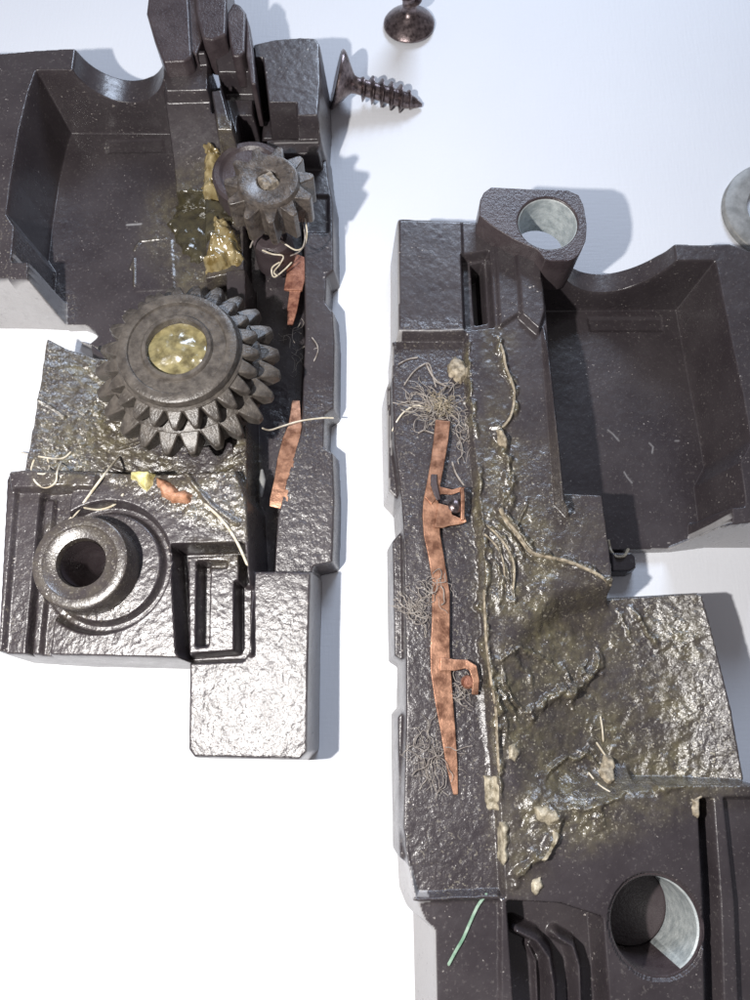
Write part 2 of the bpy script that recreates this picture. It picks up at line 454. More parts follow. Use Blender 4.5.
# textures and dirt
n1 = fbm(L.X, L.Y, 30, 3); n2 = fbm(L.X, L.Y, 5.5, 5, 3); n3 = fbm(L.X, L.Y, 90, 9)
L.mask('grain', [(-60, 460), (250, 470), (345, 430), (345, 570), (325, 640), (170, 665), (-60, 670)], .36, 30)
L.mask('grain', [(170, 660), (300, 590), (340, 600), (325, 780), (170, 780)], .6, 50)
L.mask('grain', [(-60, 560), (170, 600), (170, 670), (-60, 670)], .5, 50)
L.mask('grain', [(20, 335), (120, 340), (135, 480), (20, 480)], 1.0, 8)
L.mask('grain', [(270, 390), (345, 390), (345, 580), (270, 580)], .8, 40, trace=32)
L.mask('grain', [(0, 210), (45, 255), (42, 285), (-40, 285)], .7, 8, trace=R0)
L.mask('grain', [(95, 410), (250, 420), (250, 560), (130, 500)], 1.0, 20, trace=50)
L.mask('grime', [(42, 340), (120, 345), (130, 400), (110, 468), (30, 470)], .95, 20)
L.mask('grime', [(100, 430), (200, 462), (250, 430), (250, 545), (215, 530), (150, 505), (100, 480)], .8, 18, trace=60)
L.mask('grime', [(30, 470), (90, 470), (90, 488), (30, 488)], .5, 10, trace=M0)
L.mask('grime', [(150, 190), (250, 160), (250, 290), (180, 300), (140, 240)], .55, 40, trace=20)
L.mask('grime', [(40, 520), (120, 520), (120, 610), (50, 620)], .5, 25, trace=M0)
L.mask('grime', [(190, 540), (240, 540), (245, 570), (200, 565)], .5, 15, trace=M0)
L.grime = np.clip(L.grime * (.35 + 1.5 * (n1 - .3)), 0, 1)
for z0 in ():
    pass
flat = (L.H > 2)
L.H += np.where(flat, (n2 - .5) * (0.35 + 0.9 * L.grain + 1.6 * L.grime) + (fbm(L.X, L.Y, 13, 33, 3) - .5) * 5 * L.grime + (n3 - .5) * 1.2, 0)
# molten-looking lines and edges of old grease
for pl, wd, h in (([(100, 395), (120, 405), (150, 425), (160, 440)], 4, 2), ([(102, 410), (125, 398), (140, 392)], 2.5, 2.5), ([(105, 428), (128, 415), (145, 409)], 2.5, 2.5), ([(110, 442), (135, 432), (150, 424)], 2.5, 2.5),
                  ([(38, 402), (52, 408), (64, 416)], 2, 2), ([(105, 462), (150, 474), (210, 470), (245, 452)], 3, 2.5), ([(60, 262 + 60), (110, 330)], 3, 1),
                  ([(185, 470), (200, 492), (215, 510), (240, 528)], 4, 3), ([(130, 168 + 100), (134, 258), (134, 285)], 2, 2), ([(134, 250), (140, 240), (165, 238)], 2, 1.6)):
    w, k = L.add(pl, h, trace=60 if pl[0][1] > 300 else 12, wd=wd)
    L.grime[w] = np.maximum(L.grime[w], .6 * k)
# pale outer walls: scuffing, and reflected light painted into the colour
sl = np.hypot(*np.gradient(L.H))
outer = np.zeros(L.X.shape, bool)
for P, tz in (([(-60, 281), (44, 281), (96, 332), (86, 337), (-60, 350)], 45), ):
    outer |= poly_sd(L.X, L.Y, WP(P, tz)) > -2
L.pale = np.where(outer & (sl > .8) & (L.H < 90), 1.0, 0)
foot_side = poly_sd(L.X, L.Y, WP([(309, 573), (340, 573), (335, 765), (180, 775), (306, 752)], 30)) > -2
L.pale = np.maximum(L.pale, np.where(foot_side & (sl > 1.2), .45, 0))

L.mask('pale', [(271, 122.5), (318, 121.5)], 1.0, trace=84, wd=1.4)  # worn block edge, its glint painted in as a pale line
L.mask('pale', [(127, 225), (141, 224)], .9, trace=10, wd=2)
L.mask('pale', [(163, 62), (190, 60)], .6, trace=90, wd=1.5)
housing_l = root('housing_half', 'black plastic gearbox half with two gears in it, under the lying screw', 'gearbox housing', (0, 0, 0), 'opened gearbox halves on white paper')
solid = (L.H > -3)
sel_all = solid | np.roll(solid, -1, 0) | np.roll(solid, -1, 1) | np.roll(np.roll(solid, -1, 0), -1, 1)
L.H = np.where(sel_all, np.maximum(L.H, -8), -8)
H_l = L.H
def parts(f, sel_all, defs, default, parent):
    left = sel_all.copy()
    for name, P, tz in defs:
        s = left & (poly_sd(f.X, f.Y, WP(P, tz)) > 0)
        grid_mesh(name, f, s, M_house, parent); left &= ~s
    from collections import deque
    cells = set(zip(*[a.tolist() for a in np.nonzero(left[:-1, :-1])])); comps = []
    while cells:
        c0 = cells.pop(); q = deque([c0]); comp = [c0]
        while q:
            i, j = q.popleft()
            for n in ((i + 1, j), (i - 1, j), (i, j + 1), (i, j - 1)):
                if n in cells: cells.discard(n); q.append(n); comp.append(n)
        comps.append(comp)
    comps.sort(key=len, reverse=True)
    for k, comp in enumerate(comps):
        m = np.zeros_like(left); a = np.array(comp); m[a[:, 0], a[:, 1]] = True
        grid_mesh(default if k == 0 else 'edge_strip', f, m, M_house, parent)
parts(L, sel_all, [
    ('pocket', [(-100, 0), (163, 0), (166, 90), (222, 140), (225, 180), (195, 290), (150, 334), (98, 336), (20, 345), (-100, 345)], 20),
    ('curved_flange', [(-20, 338), (260, 300), (262, 468), (0, 468)], 60),
    ('contact_channel', [(246, 126), (345, 110), (350, 566), (246, 568)], 30),
    ('gear_bay', [(150, 110), (248, 128), (250, 345), (150, 345)], 30),
    ('catch_plate', [(172, 546), (250, 546), (250, 662), (172, 662)], 60),
    ('foot', [(180, 571), (345, 571), (345, 790), (180, 790)], 50),
    ('screw_block', [(-30, 465), (262, 465), (262, 670), (-30, 670)], 70),
], 'top_block', housing_l)

# towers at the top
def solid_part(name, pts, z1, z0=0, bevel=3, parent=None, m=None, tr=None):
    P = WP(pts, tr if tr is not None else z1)
    return bm_obj(name, prism_bm(P, z0, z1), m or M_plastic, parent, bevel=bevel)
solid_part('clip_tower', [(146, 12), (151, -30), (187, -34), (190, 20), (192, 56), (184, 61), (163, 62), (154, 40)], 102, 60, parent=housing_l)
solid_part('clip_tower', [(192, -34), (228, -34), (226, 34), (212, 40), (202, 38), (196, 15)], 108, 60, parent=housing_l)
solid_part('clip_tower', [(226, 14), (233, 2), (240, 4), (246, 12), (245, 50), (240, 56), (232, 56), (229, 40)], 103, 60, parent=housing_l)
solid_part('tower_rib', [(246, 14), (250, 26), (254, 60), (256, 84), (251, 84), (246, 55)], 100, 40, 2, parent=housing_l)
solid_part('tower_rib', [(186, -30), (193, -30), (202, 40), (196, 55), (190, 50)], 98, 60, 2, parent=housing_l)
# disc under the small gear
px, py, pz = W(250, 172, 70)
o = bm_obj('bearing_disc', lathe_bm([(0, 68), (30, 68), (33, 71), (38, 71), (41, 68), (41, 20)], 56), M_plastic, housing_l); o.location = (px * S, py * S, 0)
# screw boss: a tube standing in the round recess
px, py, pz = W(80, 562, 98)
boss = bm_obj('screw_boss', lathe_bm([(45, 50), (42, 96), (41, 98.5), (39, 99.5), (33, 99), (31.5, 97.5), (24, 96.5), (22, 96), (21, 93), (20, 70)], 72), M_house, housing_l)
boss.location = (px * S, py * S, 0)
o = bm_obj('boss_bore', lathe_bm([(20.2, 90), (19.8, 40), (14, 26), (13, 12), (0, 12)], 56), M_plastic, housing_l); o.location = (px * S, py * S, 0)
for an, v in (('grime', .25), ('grain', .25)):
    a = boss.data.attributes.new(an, 'FLOAT', 'POINT'); a.data.foreach_set('value', [v] * len(boss.data.vertices))
px, py, pz = W(272, 238, 60)
o = bm_obj('bearing_stub', lathe_bm([(0, 66), (17, 66), (21, 62), (22, 20)], 40), M_plastic, housing_l); o.location = (px * S, py * S, 0)

pinm = bm_obj('locating_pin', tube_bm([W(262, 470, 26), W(262, 480, 28), W(261, 497, 26)], 4.2, 10), M_washer, housing_l)
# ---------------------------------------------------------------- right housing half
Rf = Field(-5, 440, -300, 500)
def main_r(X, Y): return 78 + 0 * X
y590 = W(600, 592, 60)[1]; y782 = W(600, 782, 70)[1]
outl = [(397, 222), (398, 219), (462, 221), (540, 223), (546, 300), (550, 345), (555, 400), (565, 492), (603, 494), (612, 560), (614, 592), (640, 620), (700, 780), (745, 783), (775, 790), (790, 1070), (440, 1070), (436, 1000),
        (434, 930), (425, 905), (420, 890), (414, 868), (402, 860), (404, 780), (408, 700), (406, 560), (403, 500), (397, 440), (397, 362)]
Rf.up([(397, 330), (397, 359), (386, 388), (388, 490), (399, 502), (401, 530), (392, 541), (394, 656), (403, 662), (403, 710), (397, 717), (399, 858), (412, 868), (416, 905), (500, 905), (490, 600), (470, 330)], 54, ramp=4, r=1.5)
Rf.up([(416, 870), (418, 905), (424, 920), (434, 930), (438, 1070), (520, 1070), (510, 880)], 74, ramp=13, trace=74)
Rf.up([(397, 220), (399, 218), (470, 221), (541, 226), (546, 300), (556, 400), (565, 492), (603, 494), (612, 560), (614, 594), (640, 640), (640, 800), (500, 900), (415, 900), (406, 850), (408, 700), (404, 520), (397, 420)], 78, ramp=5, r=2)
Rf.up([(500, 785), (640, 783), (745, 783), (775, 790), (790, 1070), (500, 1070)], 78, ramp=2)
# pocket box
Rf.up([(541, 243), (577, 243), (676, 243), (700, 244), (730, 243), (752, 251), (775, 262), (810, 524), (750, 524), (708, 529), (600, 540), (560, 500)], R0, ramp=2)
Rf.put([(541, 264), (713, 263), (720, 298), (728, 338), (740, 396), (748, 440), (737, 462), (742, 498), (742, 504), (708, 506), (708, 545), (600, 560), (568, 500), (552, 350)], FL + 2, trace=R0, ramp=5)
Rf.put([(565, 494), (604, 496), (612, 550), (660, 551), (706, 533), (706, 500), (600, 440), (565, 440)], FL + 2, trace=45, ramp=2)
Rf.put([(600, 552), (612, 553), (660, 552), (700, 549), (700, 592), (616, 592), (612, 580)], -8, trace=3, ramp=2)
u0, u1 = W(556, 243, 94)[0], W(674, 243, 94)[0]; uc, uh = (u0 + u1) / 2, (u1 - u0) / 2
kw = np.clip(1 - ((Rf.X - uc) / uh) ** 2, 0, 1)
reg = (np.abs(Rf.X - uc) < uh) & (Rf.Y > W(600, 266, 94)[1]) & (Rf.H > 30)
Rf.H = np.where(reg, np.minimum(Rf.H, 94 - 54 * kw ** .75), Rf.H)
# side wall of the pocket = edge of the main face (restore it)
Rf.up([(500, 240), (541, 240), (546, 300), (550, 345), (556, 400), (565, 492), (603, 494), (612, 560), (614, 592), (500, 592)], 78, ramp=2, r=2)
Rf.up([(611, 552), (632, 552), (637, 557), (637, 568), (630, 572), (612, 572)], 18, trace=18)
# back area with slot
Rf.up([(398, 219), (462, 221), (463, 250), (465, 332), (398, 332)], 81, ramp=3, trace=81)
Rf.put([(462, 255), (489, 250), (494, 325), (465, 328)], 66, trace=80)
Rf.put([(472, 266), (482, 264), (486, 322), (476, 324)], 34, trace=66)
Rf.up([(494, 232), (514, 236), (521, 312), (500, 326)], 82, trace=82)
Rf.up([(515, 235), (540, 250), (546, 310), (540, 330), (522, 314)], 87, trace=87)
# contact channel floor and step
Rf.put([(390, 337), (466, 337), (470, 430), (480, 520), (483, 600), (488, 700), (497, 800), (503, 895), (418, 900), (408, 862), (402, 830), (405, 716), (405, 660), (404, 540), (401, 500), (393, 440)], 68, trace=74, ramp=3)
# gear trough
def trough_r(X, Y):
    xa = 215 - .06 * (Y - 100)
    d = X - xa
    return np.where(d > 0, 44 + 40 * np.clip(d / 115, 0, 1.2) ** 1.9, 44 + 34 * np.clip(-d / 110, 0, 1) ** 1.7)
tr = [(614, 594), (640, 592), (700, 590), (706, 594), (720, 650), (734, 710), (747, 781), (640, 781), (560, 790), (500, 770), (490, 700), (520, 640), (560, 605)]
Rf.up([(612, 594), (640, 593), (700, 590), (706, 594), (720, 650), (734, 710), (747, 783), (600, 783)], trough_r, trace=72, ramp=3)
P = WP(tr, 68); k = smooth(.5 + poly_sd(Rf.X, Rf.Y, P) / 5)
kk = np.where(Rf.X > W(640, 700, 60)[0], k, smooth(.5 + (poly_sd(Rf.X, Rf.Y, P)) / 26))
Rf.H = Rf.H * (1 - kk) + trough_r(Rf.X, Rf.Y) * kk
Rf.H = np.where((Rf.Y > W(600, 593, 50)[1]) & (Rf.X > W(614, 600, 60)[0]) & (Rf.Y < W(600, 556, 5)[1]) & (Rf.X > W(640, 560, 10)[0]), -8, Rf.H)
# lower right: recess, ribs, bore seat, grooves
Rf.put([(508, 902), (560, 905), (600, 918), (612, 1070), (520, 1070)], 48, trace=76, ramp=2.5)
for pl, wd, h in (([(515, 928), (535, 938), (547, 955), (552, 985), (553, 1040)], 7, 24), ([(558, 937), (572, 945), (578, 965), (581, 1040)], 6, 20), ([(530, 948), (538, 965), (541, 1040)], 3, 8)):
    Rf.add(pl, h, trace=64, wd=wd)
Rf.put([(699, 800), (710, 800), (717, 900), (722, 1070), (708, 1070), (704, 900)], 56, trace=76, ramp=4)
Rf.put([(724, 798), (790, 798), (800, 1070), (742, 1070), (735, 900)], 70, trace=76, ramp=4)
bx, by, _ = W(657, 926, 79)
BR = 46 * .78
Rf.up([(412, 903), (500, 898), (500, 893), (412, 897)], 77, trace=77, ramp=2)
Rf.blur(1)
rb = np.hypot(Rf.X - bx, Rf.Y - by)
n1 = fbm(Rf.X, Rf.Y, 34, 23); n2 = fbm(Rf.X, Rf.Y, 5.5, 25, 3); n3 = fbm(Rf.X, Rf.Y, 90, 29); n4 = fbm(Rf.X, Rf.Y, 14, 31, 3)
Rf.mask('grain', [(450, 440), (560, 450), (614, 560), (720, 590), (760, 785), (520, 860), (400, 905), (385, 380)], .75, 40)
Rf.mask('grain', [(650, 590), (706, 590), (748, 785), (655, 782)], 1.0, 12)
Rf.mask('grain', [(385, 330), (470, 330), (500, 890), (395, 900)], .7, 12, trace=60)
Rf.mask('grime', [(480, 430), (520, 440), (560, 560), (614, 590), (700, 600), (735, 780), (560, 850), (510, 890), (480, 600)], .85, 40)
Rf.mask('grime', [(480, 330), (515, 335), (520, 430), (485, 430)], .35, 14)
Rf.mask('grime', [(490, 660), (560, 645), (600, 680), (560, 720), (495, 720)], 1.0, 20)
Rf.mask('grime', [(520, 430), (560, 430), (600, 540), (560, 560)], .3, 40)
Rf.grime = np.clip(Rf.grime * (.15 + 1.9 * (n1 - .22)), 0, 1)
Rf.H += np.where(Rf.H > 2, (n2 - .5) * (0.35 + 0.8 * Rf.grain + 1.6 * Rf.grime) + (n4 - .5) * 6 * Rf.grime + (n3 - .5) * 1.2, 0)
ridges = [
    ([(497, 335), (503, 360), (512, 385), (514, 400), (511, 419), (500, 432)], 4, 4),
    ([(494, 429), (501, 445), (507, 462), (508, 480), (507, 496), (502, 510)], 6, 6),
    ([(502, 510), (518, 534), (532, 553), (566, 562), (595, 573), (612, 586)], 4.5, 6),
    ([(478, 470), (478, 520), (484, 545), (484, 600), (486, 640), (490, 680), (496, 715), (498, 770), (500, 800)], 4.5, 5),
    ([(482, 520), (495, 532), (508, 548), (516, 570), (512, 600)], 3.5, 4), ([(486, 530), (498, 545), (505, 562), (507, 590)], 3, 3.5), ([(484, 545), (494, 560), (498, 580), (500, 602)], 3, 3.5), ([(490, 520), (508, 535), (520, 556), (524, 570)], 3, 3),
    ([(512, 530), (522, 515), (528, 500)], 2.5, 3), ([(538, 712), (556, 700), (574, 690), (588, 684), (600, 676), (609, 662), (611, 650)], 6, 8), ([(578, 688), (574, 676), (572, 668)], 3, 6), ([(588, 684), (590, 668), (594, 658)], 3, 6),
    ([(575, 690), (582, 706)], 3, 5), ([(495, 660), (520, 648), (545, 658), (560, 668)], 3.5, 4), ([(510, 660), (530, 672), (534, 690)], 4, 3), ([(492, 675), (505, 700), (522, 725)], 2.5, 3), ([(500, 665), (510, 690), (528, 715)], 2.5, 3), ([(488, 690), (500, 715), (508, 740)], 2.5, 3),
    ([(543, 778), (560, 765), (580, 760), (592, 752), (602, 764), (612, 778)], 4, 5), ([(596, 745), (606, 758), (616, 770)], 3, 4), ([(590, 770), (600, 786), (612, 792)], 2.5, 4), ([(640, 605), (655, 625), (665, 640), (672, 648)], 4, 4), ([(625, 605), (640, 630), (650, 640)], 2.5, 3),
    ([(515, 880), (530, 862), (545, 852), (555, 838), (557, 820), (545, 812)], 5, 6), ([(560, 815), (590, 805), (640, 790), (700, 786)], 4, 3), ([(468, 345), (470, 400), (474, 440)], 3, 3), ([(600, 720), (603, 740)], 2.5, 3), ([(598, 800), (600, 815), (604, 828)], 3, 3)]
wx_, wy_ = (fbm(Rf.X, Rf.Y, 11, 77, 3) - .5) * 11, (fbm(Rf.X, Rf.Y, 11, 78, 3) - .5) * 11
wn = fbm(Rf.X, Rf.Y, 7, 79, 3)
for pl, wd, h in ridges:
    P = WP(pl, 76); w = Rf.win(P, 14)
    ln = sum(math.dist(a, b) for a, b in zip(P[:-1], P[1:]))
    d = line_d(Rf.X[w] + wx_[w], Rf.Y[w] + wy_[w], P)
    e = np.minimum(np.hypot(Rf.X[w] - P[0][0], Rf.Y[w] - P[0][1]), np.hypot(Rf.X[w] - P[-1][0], Rf.Y[w] - P[-1][1]))
    k = smooth(1 - d / (wd * 1.25 * (.45 + 1.0 * wn[w]))) * (.35 + .65 * smooth(e / 10))
    Rf.H[w] += h * k * (.3 + 1.2 * wn[w])
    Rf.grime[w] = np.maximum(Rf.grime[w], .95 * k)
Rf.H = np.where(np.hypot(Rf.X - W(548, 223, 106)[0], Rf.Y - W(548, 223, 106)[1]) < 31, -8, Rf.H)
Rf.put([(588, 318), (662, 318), (663, 331), (590, 331)], 8.5, trace=10, ramp=4)
# the bore: cut to the paper
sel_hole = rb < BR + 1
Rf.H = np.where(rb < BR + 2.5, np.minimum(Rf.H, 76), Rf.H)
sl = np.hypot(*np.gradient(Rf.H))
outer = poly_sd(Rf.X, Rf.Y, WP([(380, 219), (398, 219), (398, 365), (386, 386), (392, 520), (370, 520)], 60)) > -3
Rf.pale = np.where(outer & (sl > .8) & (Rf.H < 82), .9, 0)  # outer walls paled: reflected light put into the plastic's colour
outer = poly_sd(Rf.X, Rf.Y, WP([(400, 868), (416, 868), (436, 930), (440, 1070), (400, 1070)], 60)) > -3
Rf.pale = np.maximum(Rf.pale, np.where(outer & (sl > .8) & (Rf.H < 76), .9, 0))
outer = poly_sd(Rf.X, Rf.Y, WP([(640, 540), (708, 527), (820, 515), (820, 560), (640, 560)], 50)) > -2
Rf.pale = np.maximum(Rf.pale, np.where(outer & (sl > .9) & (Rf.H < 92), .9, 0))

Rf.mask('pale', [(399, 330), (430, 330.5), (466, 329)], 1.0, trace=81, wd=1.1)  # worn edge of the block with its glint painted pale
for pl in ([(608, 430), (613, 434), (619, 441)], [(624, 472), (627, 477), (632, 483)], [(649, 443), (653, 447), (652, 453)], [(675, 441), (679, 441)]):
    Rf.mask('pale', pl, .7, trace=10, wd=1.1)
housing_r = root('housing_half', 'larger black plastic gearbox half with a copper strip, below the lying screw', 'gearbox housing', (0, 0, 0), 'opened gearbox halves on white paper')
solid = (Rf.H > -3) & ~sel_hole
nb = solid | np.roll(solid, -1, 0) | np.roll(solid, -1, 1) | np.roll(np.roll(solid, -1, 0), -1, 1)
sel_r = nb & ~sel_hole
Rf.H = np.where(sel_r | sel_hole, np.maximum(Rf.H, -8), -8)
parts(Rf, sel_r, [
    ('pocket', [(541, 100), (541, 254), (549, 340), (556, 400), (566, 493), (604, 495), (613, 560), (616, 588), (900, 588), (900, 100)], 70),
    ('contact_channel', [(380, 334), (466, 334), (470, 430), (480, 520), (483, 600), (488, 700), (497, 800), (503, 895), (380, 898)], 66),
    ('curved_flange', [(614, 588), (900, 560), (900, 783), (640, 783), (625, 640)], 64),
    ('top_block', [(380, 200), (560, 200), (560, 334), (380, 334)], 78),
    ('grease_face', [(460, 334), (640, 334), (660, 783), (480, 860)], 74),
], 'lower_block', housing_r)
# bore lining and a pin inside it
o = bm_obj('bore_sleeve', lathe_bm([(BR + 2.8, 75.4), (BR + .4, 75.6), (BR - .6, 74.4), (BR - .6, 4)], 72), M_plastic, housing_r); o.location = (bx * S, by * S, 0)
o = bm_obj('bore_floor', lathe_bm([(0, 8), (BR - 1.5, 8), (BR - 1.5, 6)], 48), M_plastic, housing_r); o.location = (bx * S, by * S, 0)
bm = bmesh.new(); V = []
for k in range(41):
    a = math.radians(-62 + 145 * k / 40); e = math.sin(math.pi * k / 40) ** .3
    V.append([bm.verts.new((bx + q * math.cos(a), by + q * math.sin(a), z)) for q, z in ((BR - .6, 74.5), (BR - .6 - 1.6 * e, 73.5), (BR - .6 - 1.6 * e, 10), (BR - .6, 9))])
for A, B in zip(V[:-1], V[1:]):
    for k in range(3): bm.faces.new((A[k], B[k], B[k + 1], A[k + 1]))
bm_obj('lit_bore_wall', bm, M_bore, housing_r)  # pale arc paints the flash-lit side of the bore
# lug with its bore
def ring_prism(outer, c, r, z0, z1, n=48, r2=None):
    bm = bmesh.new(); cx, cy = c
    # resample the outline by angle so that it pairs with the hole
    out = []
    for k in range(n):
        a = 2 * math.pi * k / n; dx, dy = math.cos(a), math.sin(a); best = None
        for i in range(len(outer)):
            (ax, ay), (bx_, by_) = outer[i], outer[(i + 1) % len(outer)]
            ex, ey = bx_ - ax, by_ - ay; den = dx * ey - dy * ex
            if abs(den) < 1e-9: continue
            t = ((ax - cx) * ey - (ay - cy) * ex) / den; u = ((ax - cx) * dy - (ay - cy) * dx) / den
            if t > 0 and -1e-6 <= u <= 1 + 1e-6 and (best is None or t > best): best = t
        out.append((cx + dx * best, cy + dy * best))
    rad = [(cx + math.cos(2 * math.pi * k / n), cy + math.sin(2 * math.pi * k / n)) for k in range(n)]
    R = lambda q, z: [bm.verts.new((cx + (p[0] - cx) * q, cy + (p[1] - cy) * q, z)) for p in rad]
    ot, ob = [bm.verts.new((*p, z1)) for p in out], [bm.verts.new((*p, z0)) for p in out]
    it, ic, ib = R(r + 1.5, z1), R(r, z1 - 1.5), R(r, z0)
    for A, B in ((ob, ot), (ot, it), (it, ic), (ic, ib), (ib, ob)):
        for k in range(n): bm.faces.new((A[k], A[(k + 1) % n], B[(k + 1) % n], B[k]))
    return bm
lug_px = [(479, 216), (480, 200), (484, 192), (490, 187), (530, 189), (568, 190), (579, 195), (584, 206), (587, 225), (586, 240), (580, 254), (572, 261), (546, 261), (538, 250), (515, 240), (495, 228)]
cxl, cyl, _ = W(548, 223, 106)
o = bm_obj('lug', ring_prism(WP(lug_px, 106), (cxl, cyl), 29, 54, 106), M_plastic, housing_r, bevel=2.2)
o = bm_obj('bore_lining', lathe_bm([(29.4, 104.5), (28.4, 103.6), (28.2, 102), (28.0, 55), (28.8, 54.5)], 64), M_bore, housing_r); o.location = (cxl * S, cyl * S, 0)

# ---------------------------------------------------------------- gears
def tooth_mesh(name, w0, w1, h0, h1, r0, r1, m):
    bm = bmesh.new(); V = []
    for r, w, h in ((r0, w0, h0), (r0 + (r1 - r0) * .55, (w0 * .45 + w1 * .55) * 1.08, h0 * .5 + h1 * .5), (r1 - 1.5, w1 * 1.1, h1), (r1, w1 * .6, h1 * .7)):
        V.append([bm.verts.new((r, sx * w / 2, sz * h / 2)) for sx, sz in ((-1, -1), (1, -1), (1, 1), (-1, 1))])
    for A, B in zip(V[:-1], V[1:]):
        for k in range(4): bm.faces.new((A[k], A[(k + 1) % 4], B[(k + 1) % 4], B[k]))
    bm.faces.new(V[0][::-1]); bm.faces.new(V[-1])
    o = bm_obj(name, bm, m, None, bevel=1.6, seg=2)
    return o
gx, gy, _ = W(176, 346, 130)
gear = root('double_gear', 'large round grey double gear with yellow grease in its hub', 'gear', (gx, gy, 0))
bm_obj('gear_body', lathe_bm([(27.2, 100), (27.2, 128.5), (28, 129.6), (31, 129.6), (32, 128.6), (33, 126.8), (44, 126.6), (45, 128.4), (46.5, 128.8), (52.5, 128.6), (54.2, 127.6), (55, 125), (55.5, 119), (58, 117), (59, 98), (70, 96), (72, 94), (72, 60), (40, 58)], 120), M_gear, gear)
rnd = random.Random(4)
NT = 23
protos = [tooth_mesh('tooth', 15.5, 5.5, 20, 9, 56, 72.5, M_gear), tooth_mesh('tooth', 19, 7, 27, 13, 69.5, 89, M_gear)]
for row, zc in ((0, 107), (1, 83)):
    proto = protos[row]; first = True
    for k in range(NT):
        a = 2 * math.pi * (k + .5 * row) / NT + .05
        t = proto if first else proto.copy()
        if not first: scene.collection.objects.link(t)
        first = False
        t.parent = gear; t.location = (0, 0, zc * S); t.rotation_euler = (rnd.uniform(-.015, .015), rnd.uniform(-.02, .02), a + rnd.uniform(-.006, .006))
        t.scale = (rnd.uniform(.99, 1.005),) * 3
# grease in the hub
Gf = Field(-31, 31, -31, 31, .8)
rg_ = np.hypot(Gf.X, Gf.Y)
Gf.H = 121 + 5 * (1 - (rg_ / 31) ** 2) + (fbm(Gf.X, Gf.Y, 13, 41, 2) - .5) * 8 + (fbm(Gf.X, Gf.Y, 5, 43, 2) - .5) * 1.4
Gf.blur(2)
hg = grid_mesh('hub_grease', Gf, rg_ < 27.4, M_hubgrease, None, attrs=False)
hg.location = (gx * S, gy * S, 0)
tag(hg, 'glossy yellow grease plug filling the hub of the large gear', 'grease')

sx_, sy_, _ = W(268, 179, 134)
sgear = root('small_gear', 'small grimy grey spur gear with a square centre, above the large gear', 'gear', (sx_, sy_, 0))
bm_obj('gear_body', lathe_bm([(10, 126), (11, 131.5), (13, 133), (22, 132.6), (25, 133.8), (28.5, 133.2), (30, 130.5), (31, 126), (31, 90), (12, 90)], 72), M_smallgear, sgear)
def spur_tooth():
    bm = bmesh.new()
    prof = [(28, -8), (33, -6.4), (41, -4), (44, -2.6), (44, 2.6), (41, 4), (33, 6.4), (28, 8)]
    a = [bm.verts.new((x, y, 92)) for x, y in prof]; b = [bm.verts.new((x, y, 129 - .12 * max(0, x - 30))) for x, y in prof]
    bm.faces.new(a[::-1]); bm.faces.new(b)
    for i in range(len(prof)): bm.faces.new((a[i], a[(i + 1) % 8], b[(i + 1) % 8], b[i]))
    return bm_obj('tooth', bm, M_smallgear, sgear, bevel=1.2)
st_ = spur_tooth()
for k in range(11):
    t = st_ if k == 0 else st_.copy()
    if k: scene.collection.objects.link(t)
    t.parent = sgear; t.rotation_euler = (0, 0, 2 * math.pi * k / 11 + .22)
Sf = Field(-12, 12, -12, 12, .7)
ca, sa = math.cos(.6), math.sin(.6)
u = np.abs(Sf.X * ca + Sf.Y * sa); v = np.abs(-Sf.X * sa + Sf.Y * ca)
Sf.H = np.where(np.maximum(u, v) < 8, 134.2, 129) + (fbm(Sf.X, Sf.Y, 5, 51, 3) - .5) * 4
Sf.blur(1)
o = grid_mesh('square_shaft', Sf, np.hypot(Sf.X, Sf.Y) < 11.2, M_shaft, sgear, attrs=False)

# ---------------------------------------------------------------- copper contact strips
def strip(name, pts, zf, th, m, parent=None):
    """flat strip: centre line px with half widths, surface height zf(i)"""
    bm = bmesh.new(); rings = []
    C = [(W(x, y, z), hw) for x, y, z, hw in pts]
    for i, (p, hw) in enumerate(C):
        a = Vector(C[max(i - 1, 0)][0]); b = Vector(C[min(i + 1, len(C) - 1)][0]); d = (b - a).normalized()
        s = Vector((d.y, -d.x, 0)).normalized() * hw; p = Vector(p)
        rings.append([bm.verts.new(p - s), bm.verts.new(p + s), bm.verts.new(p + s - Vector((0, 0, th))), bm.verts.new(p - s - Vector((0, 0, th)))])
    for A, B in zip(rings[:-1], rings[1:]):
        for k in range(4): bm.faces.new((A[k], A[(k + 1) % 4], B[(k + 1) % 4], B[k]))
    bm.faces.new(rings[0]); bm.faces.new(rings[-1][::-1])
    return bm_obj(name, bm, m, parent, bevel=.8, seg=1)
cr = root('copper_strip', 'bright copper contact strip with two side tabs on the right-hand housing half', 'contact strip', W(440, 600, 70), 'copper contact strips')
def rel(o, r):  # keep world placement under a placed root
    o.location = (-r.location.x, -r.location.y, -r.location.z); return o
def wig(pts): return pts
rel(strip('strip', [(443, 420, 76.0, 7.2), (441, 440, 76.0, 7), (438, 460, 76.0, 6.6), (434, 482, 77.0, 6.4), (431, 500, 76.0, 7), (431, 515, 75.0, 8), (432, 535, 74.0, 7.6), (436, 555, 73.0, 7.2), (440, 580, 73.0, 7), (441, 592, 74.0, 8), (441, 620, 74.0, 8), (440, 650, 74.0, 8.6), (441, 672, 74.0, 9), (444, 700, 73.0, 8), (448, 730, 72.0, 6.5), (452, 765, 71.0, 5), (456, 795, 70.0, 2)], 0, 2.5, M_copper, cr), cr)
rel(strip('tab', [(428, 500, 77.2, 5), (440, 490, 77.2, 4), (452, 492, 77.2, 2.5), (461, 489, 80.0, 2), (464, 489, 84.0, 2)], 0, 2, M_copper, cr), cr)
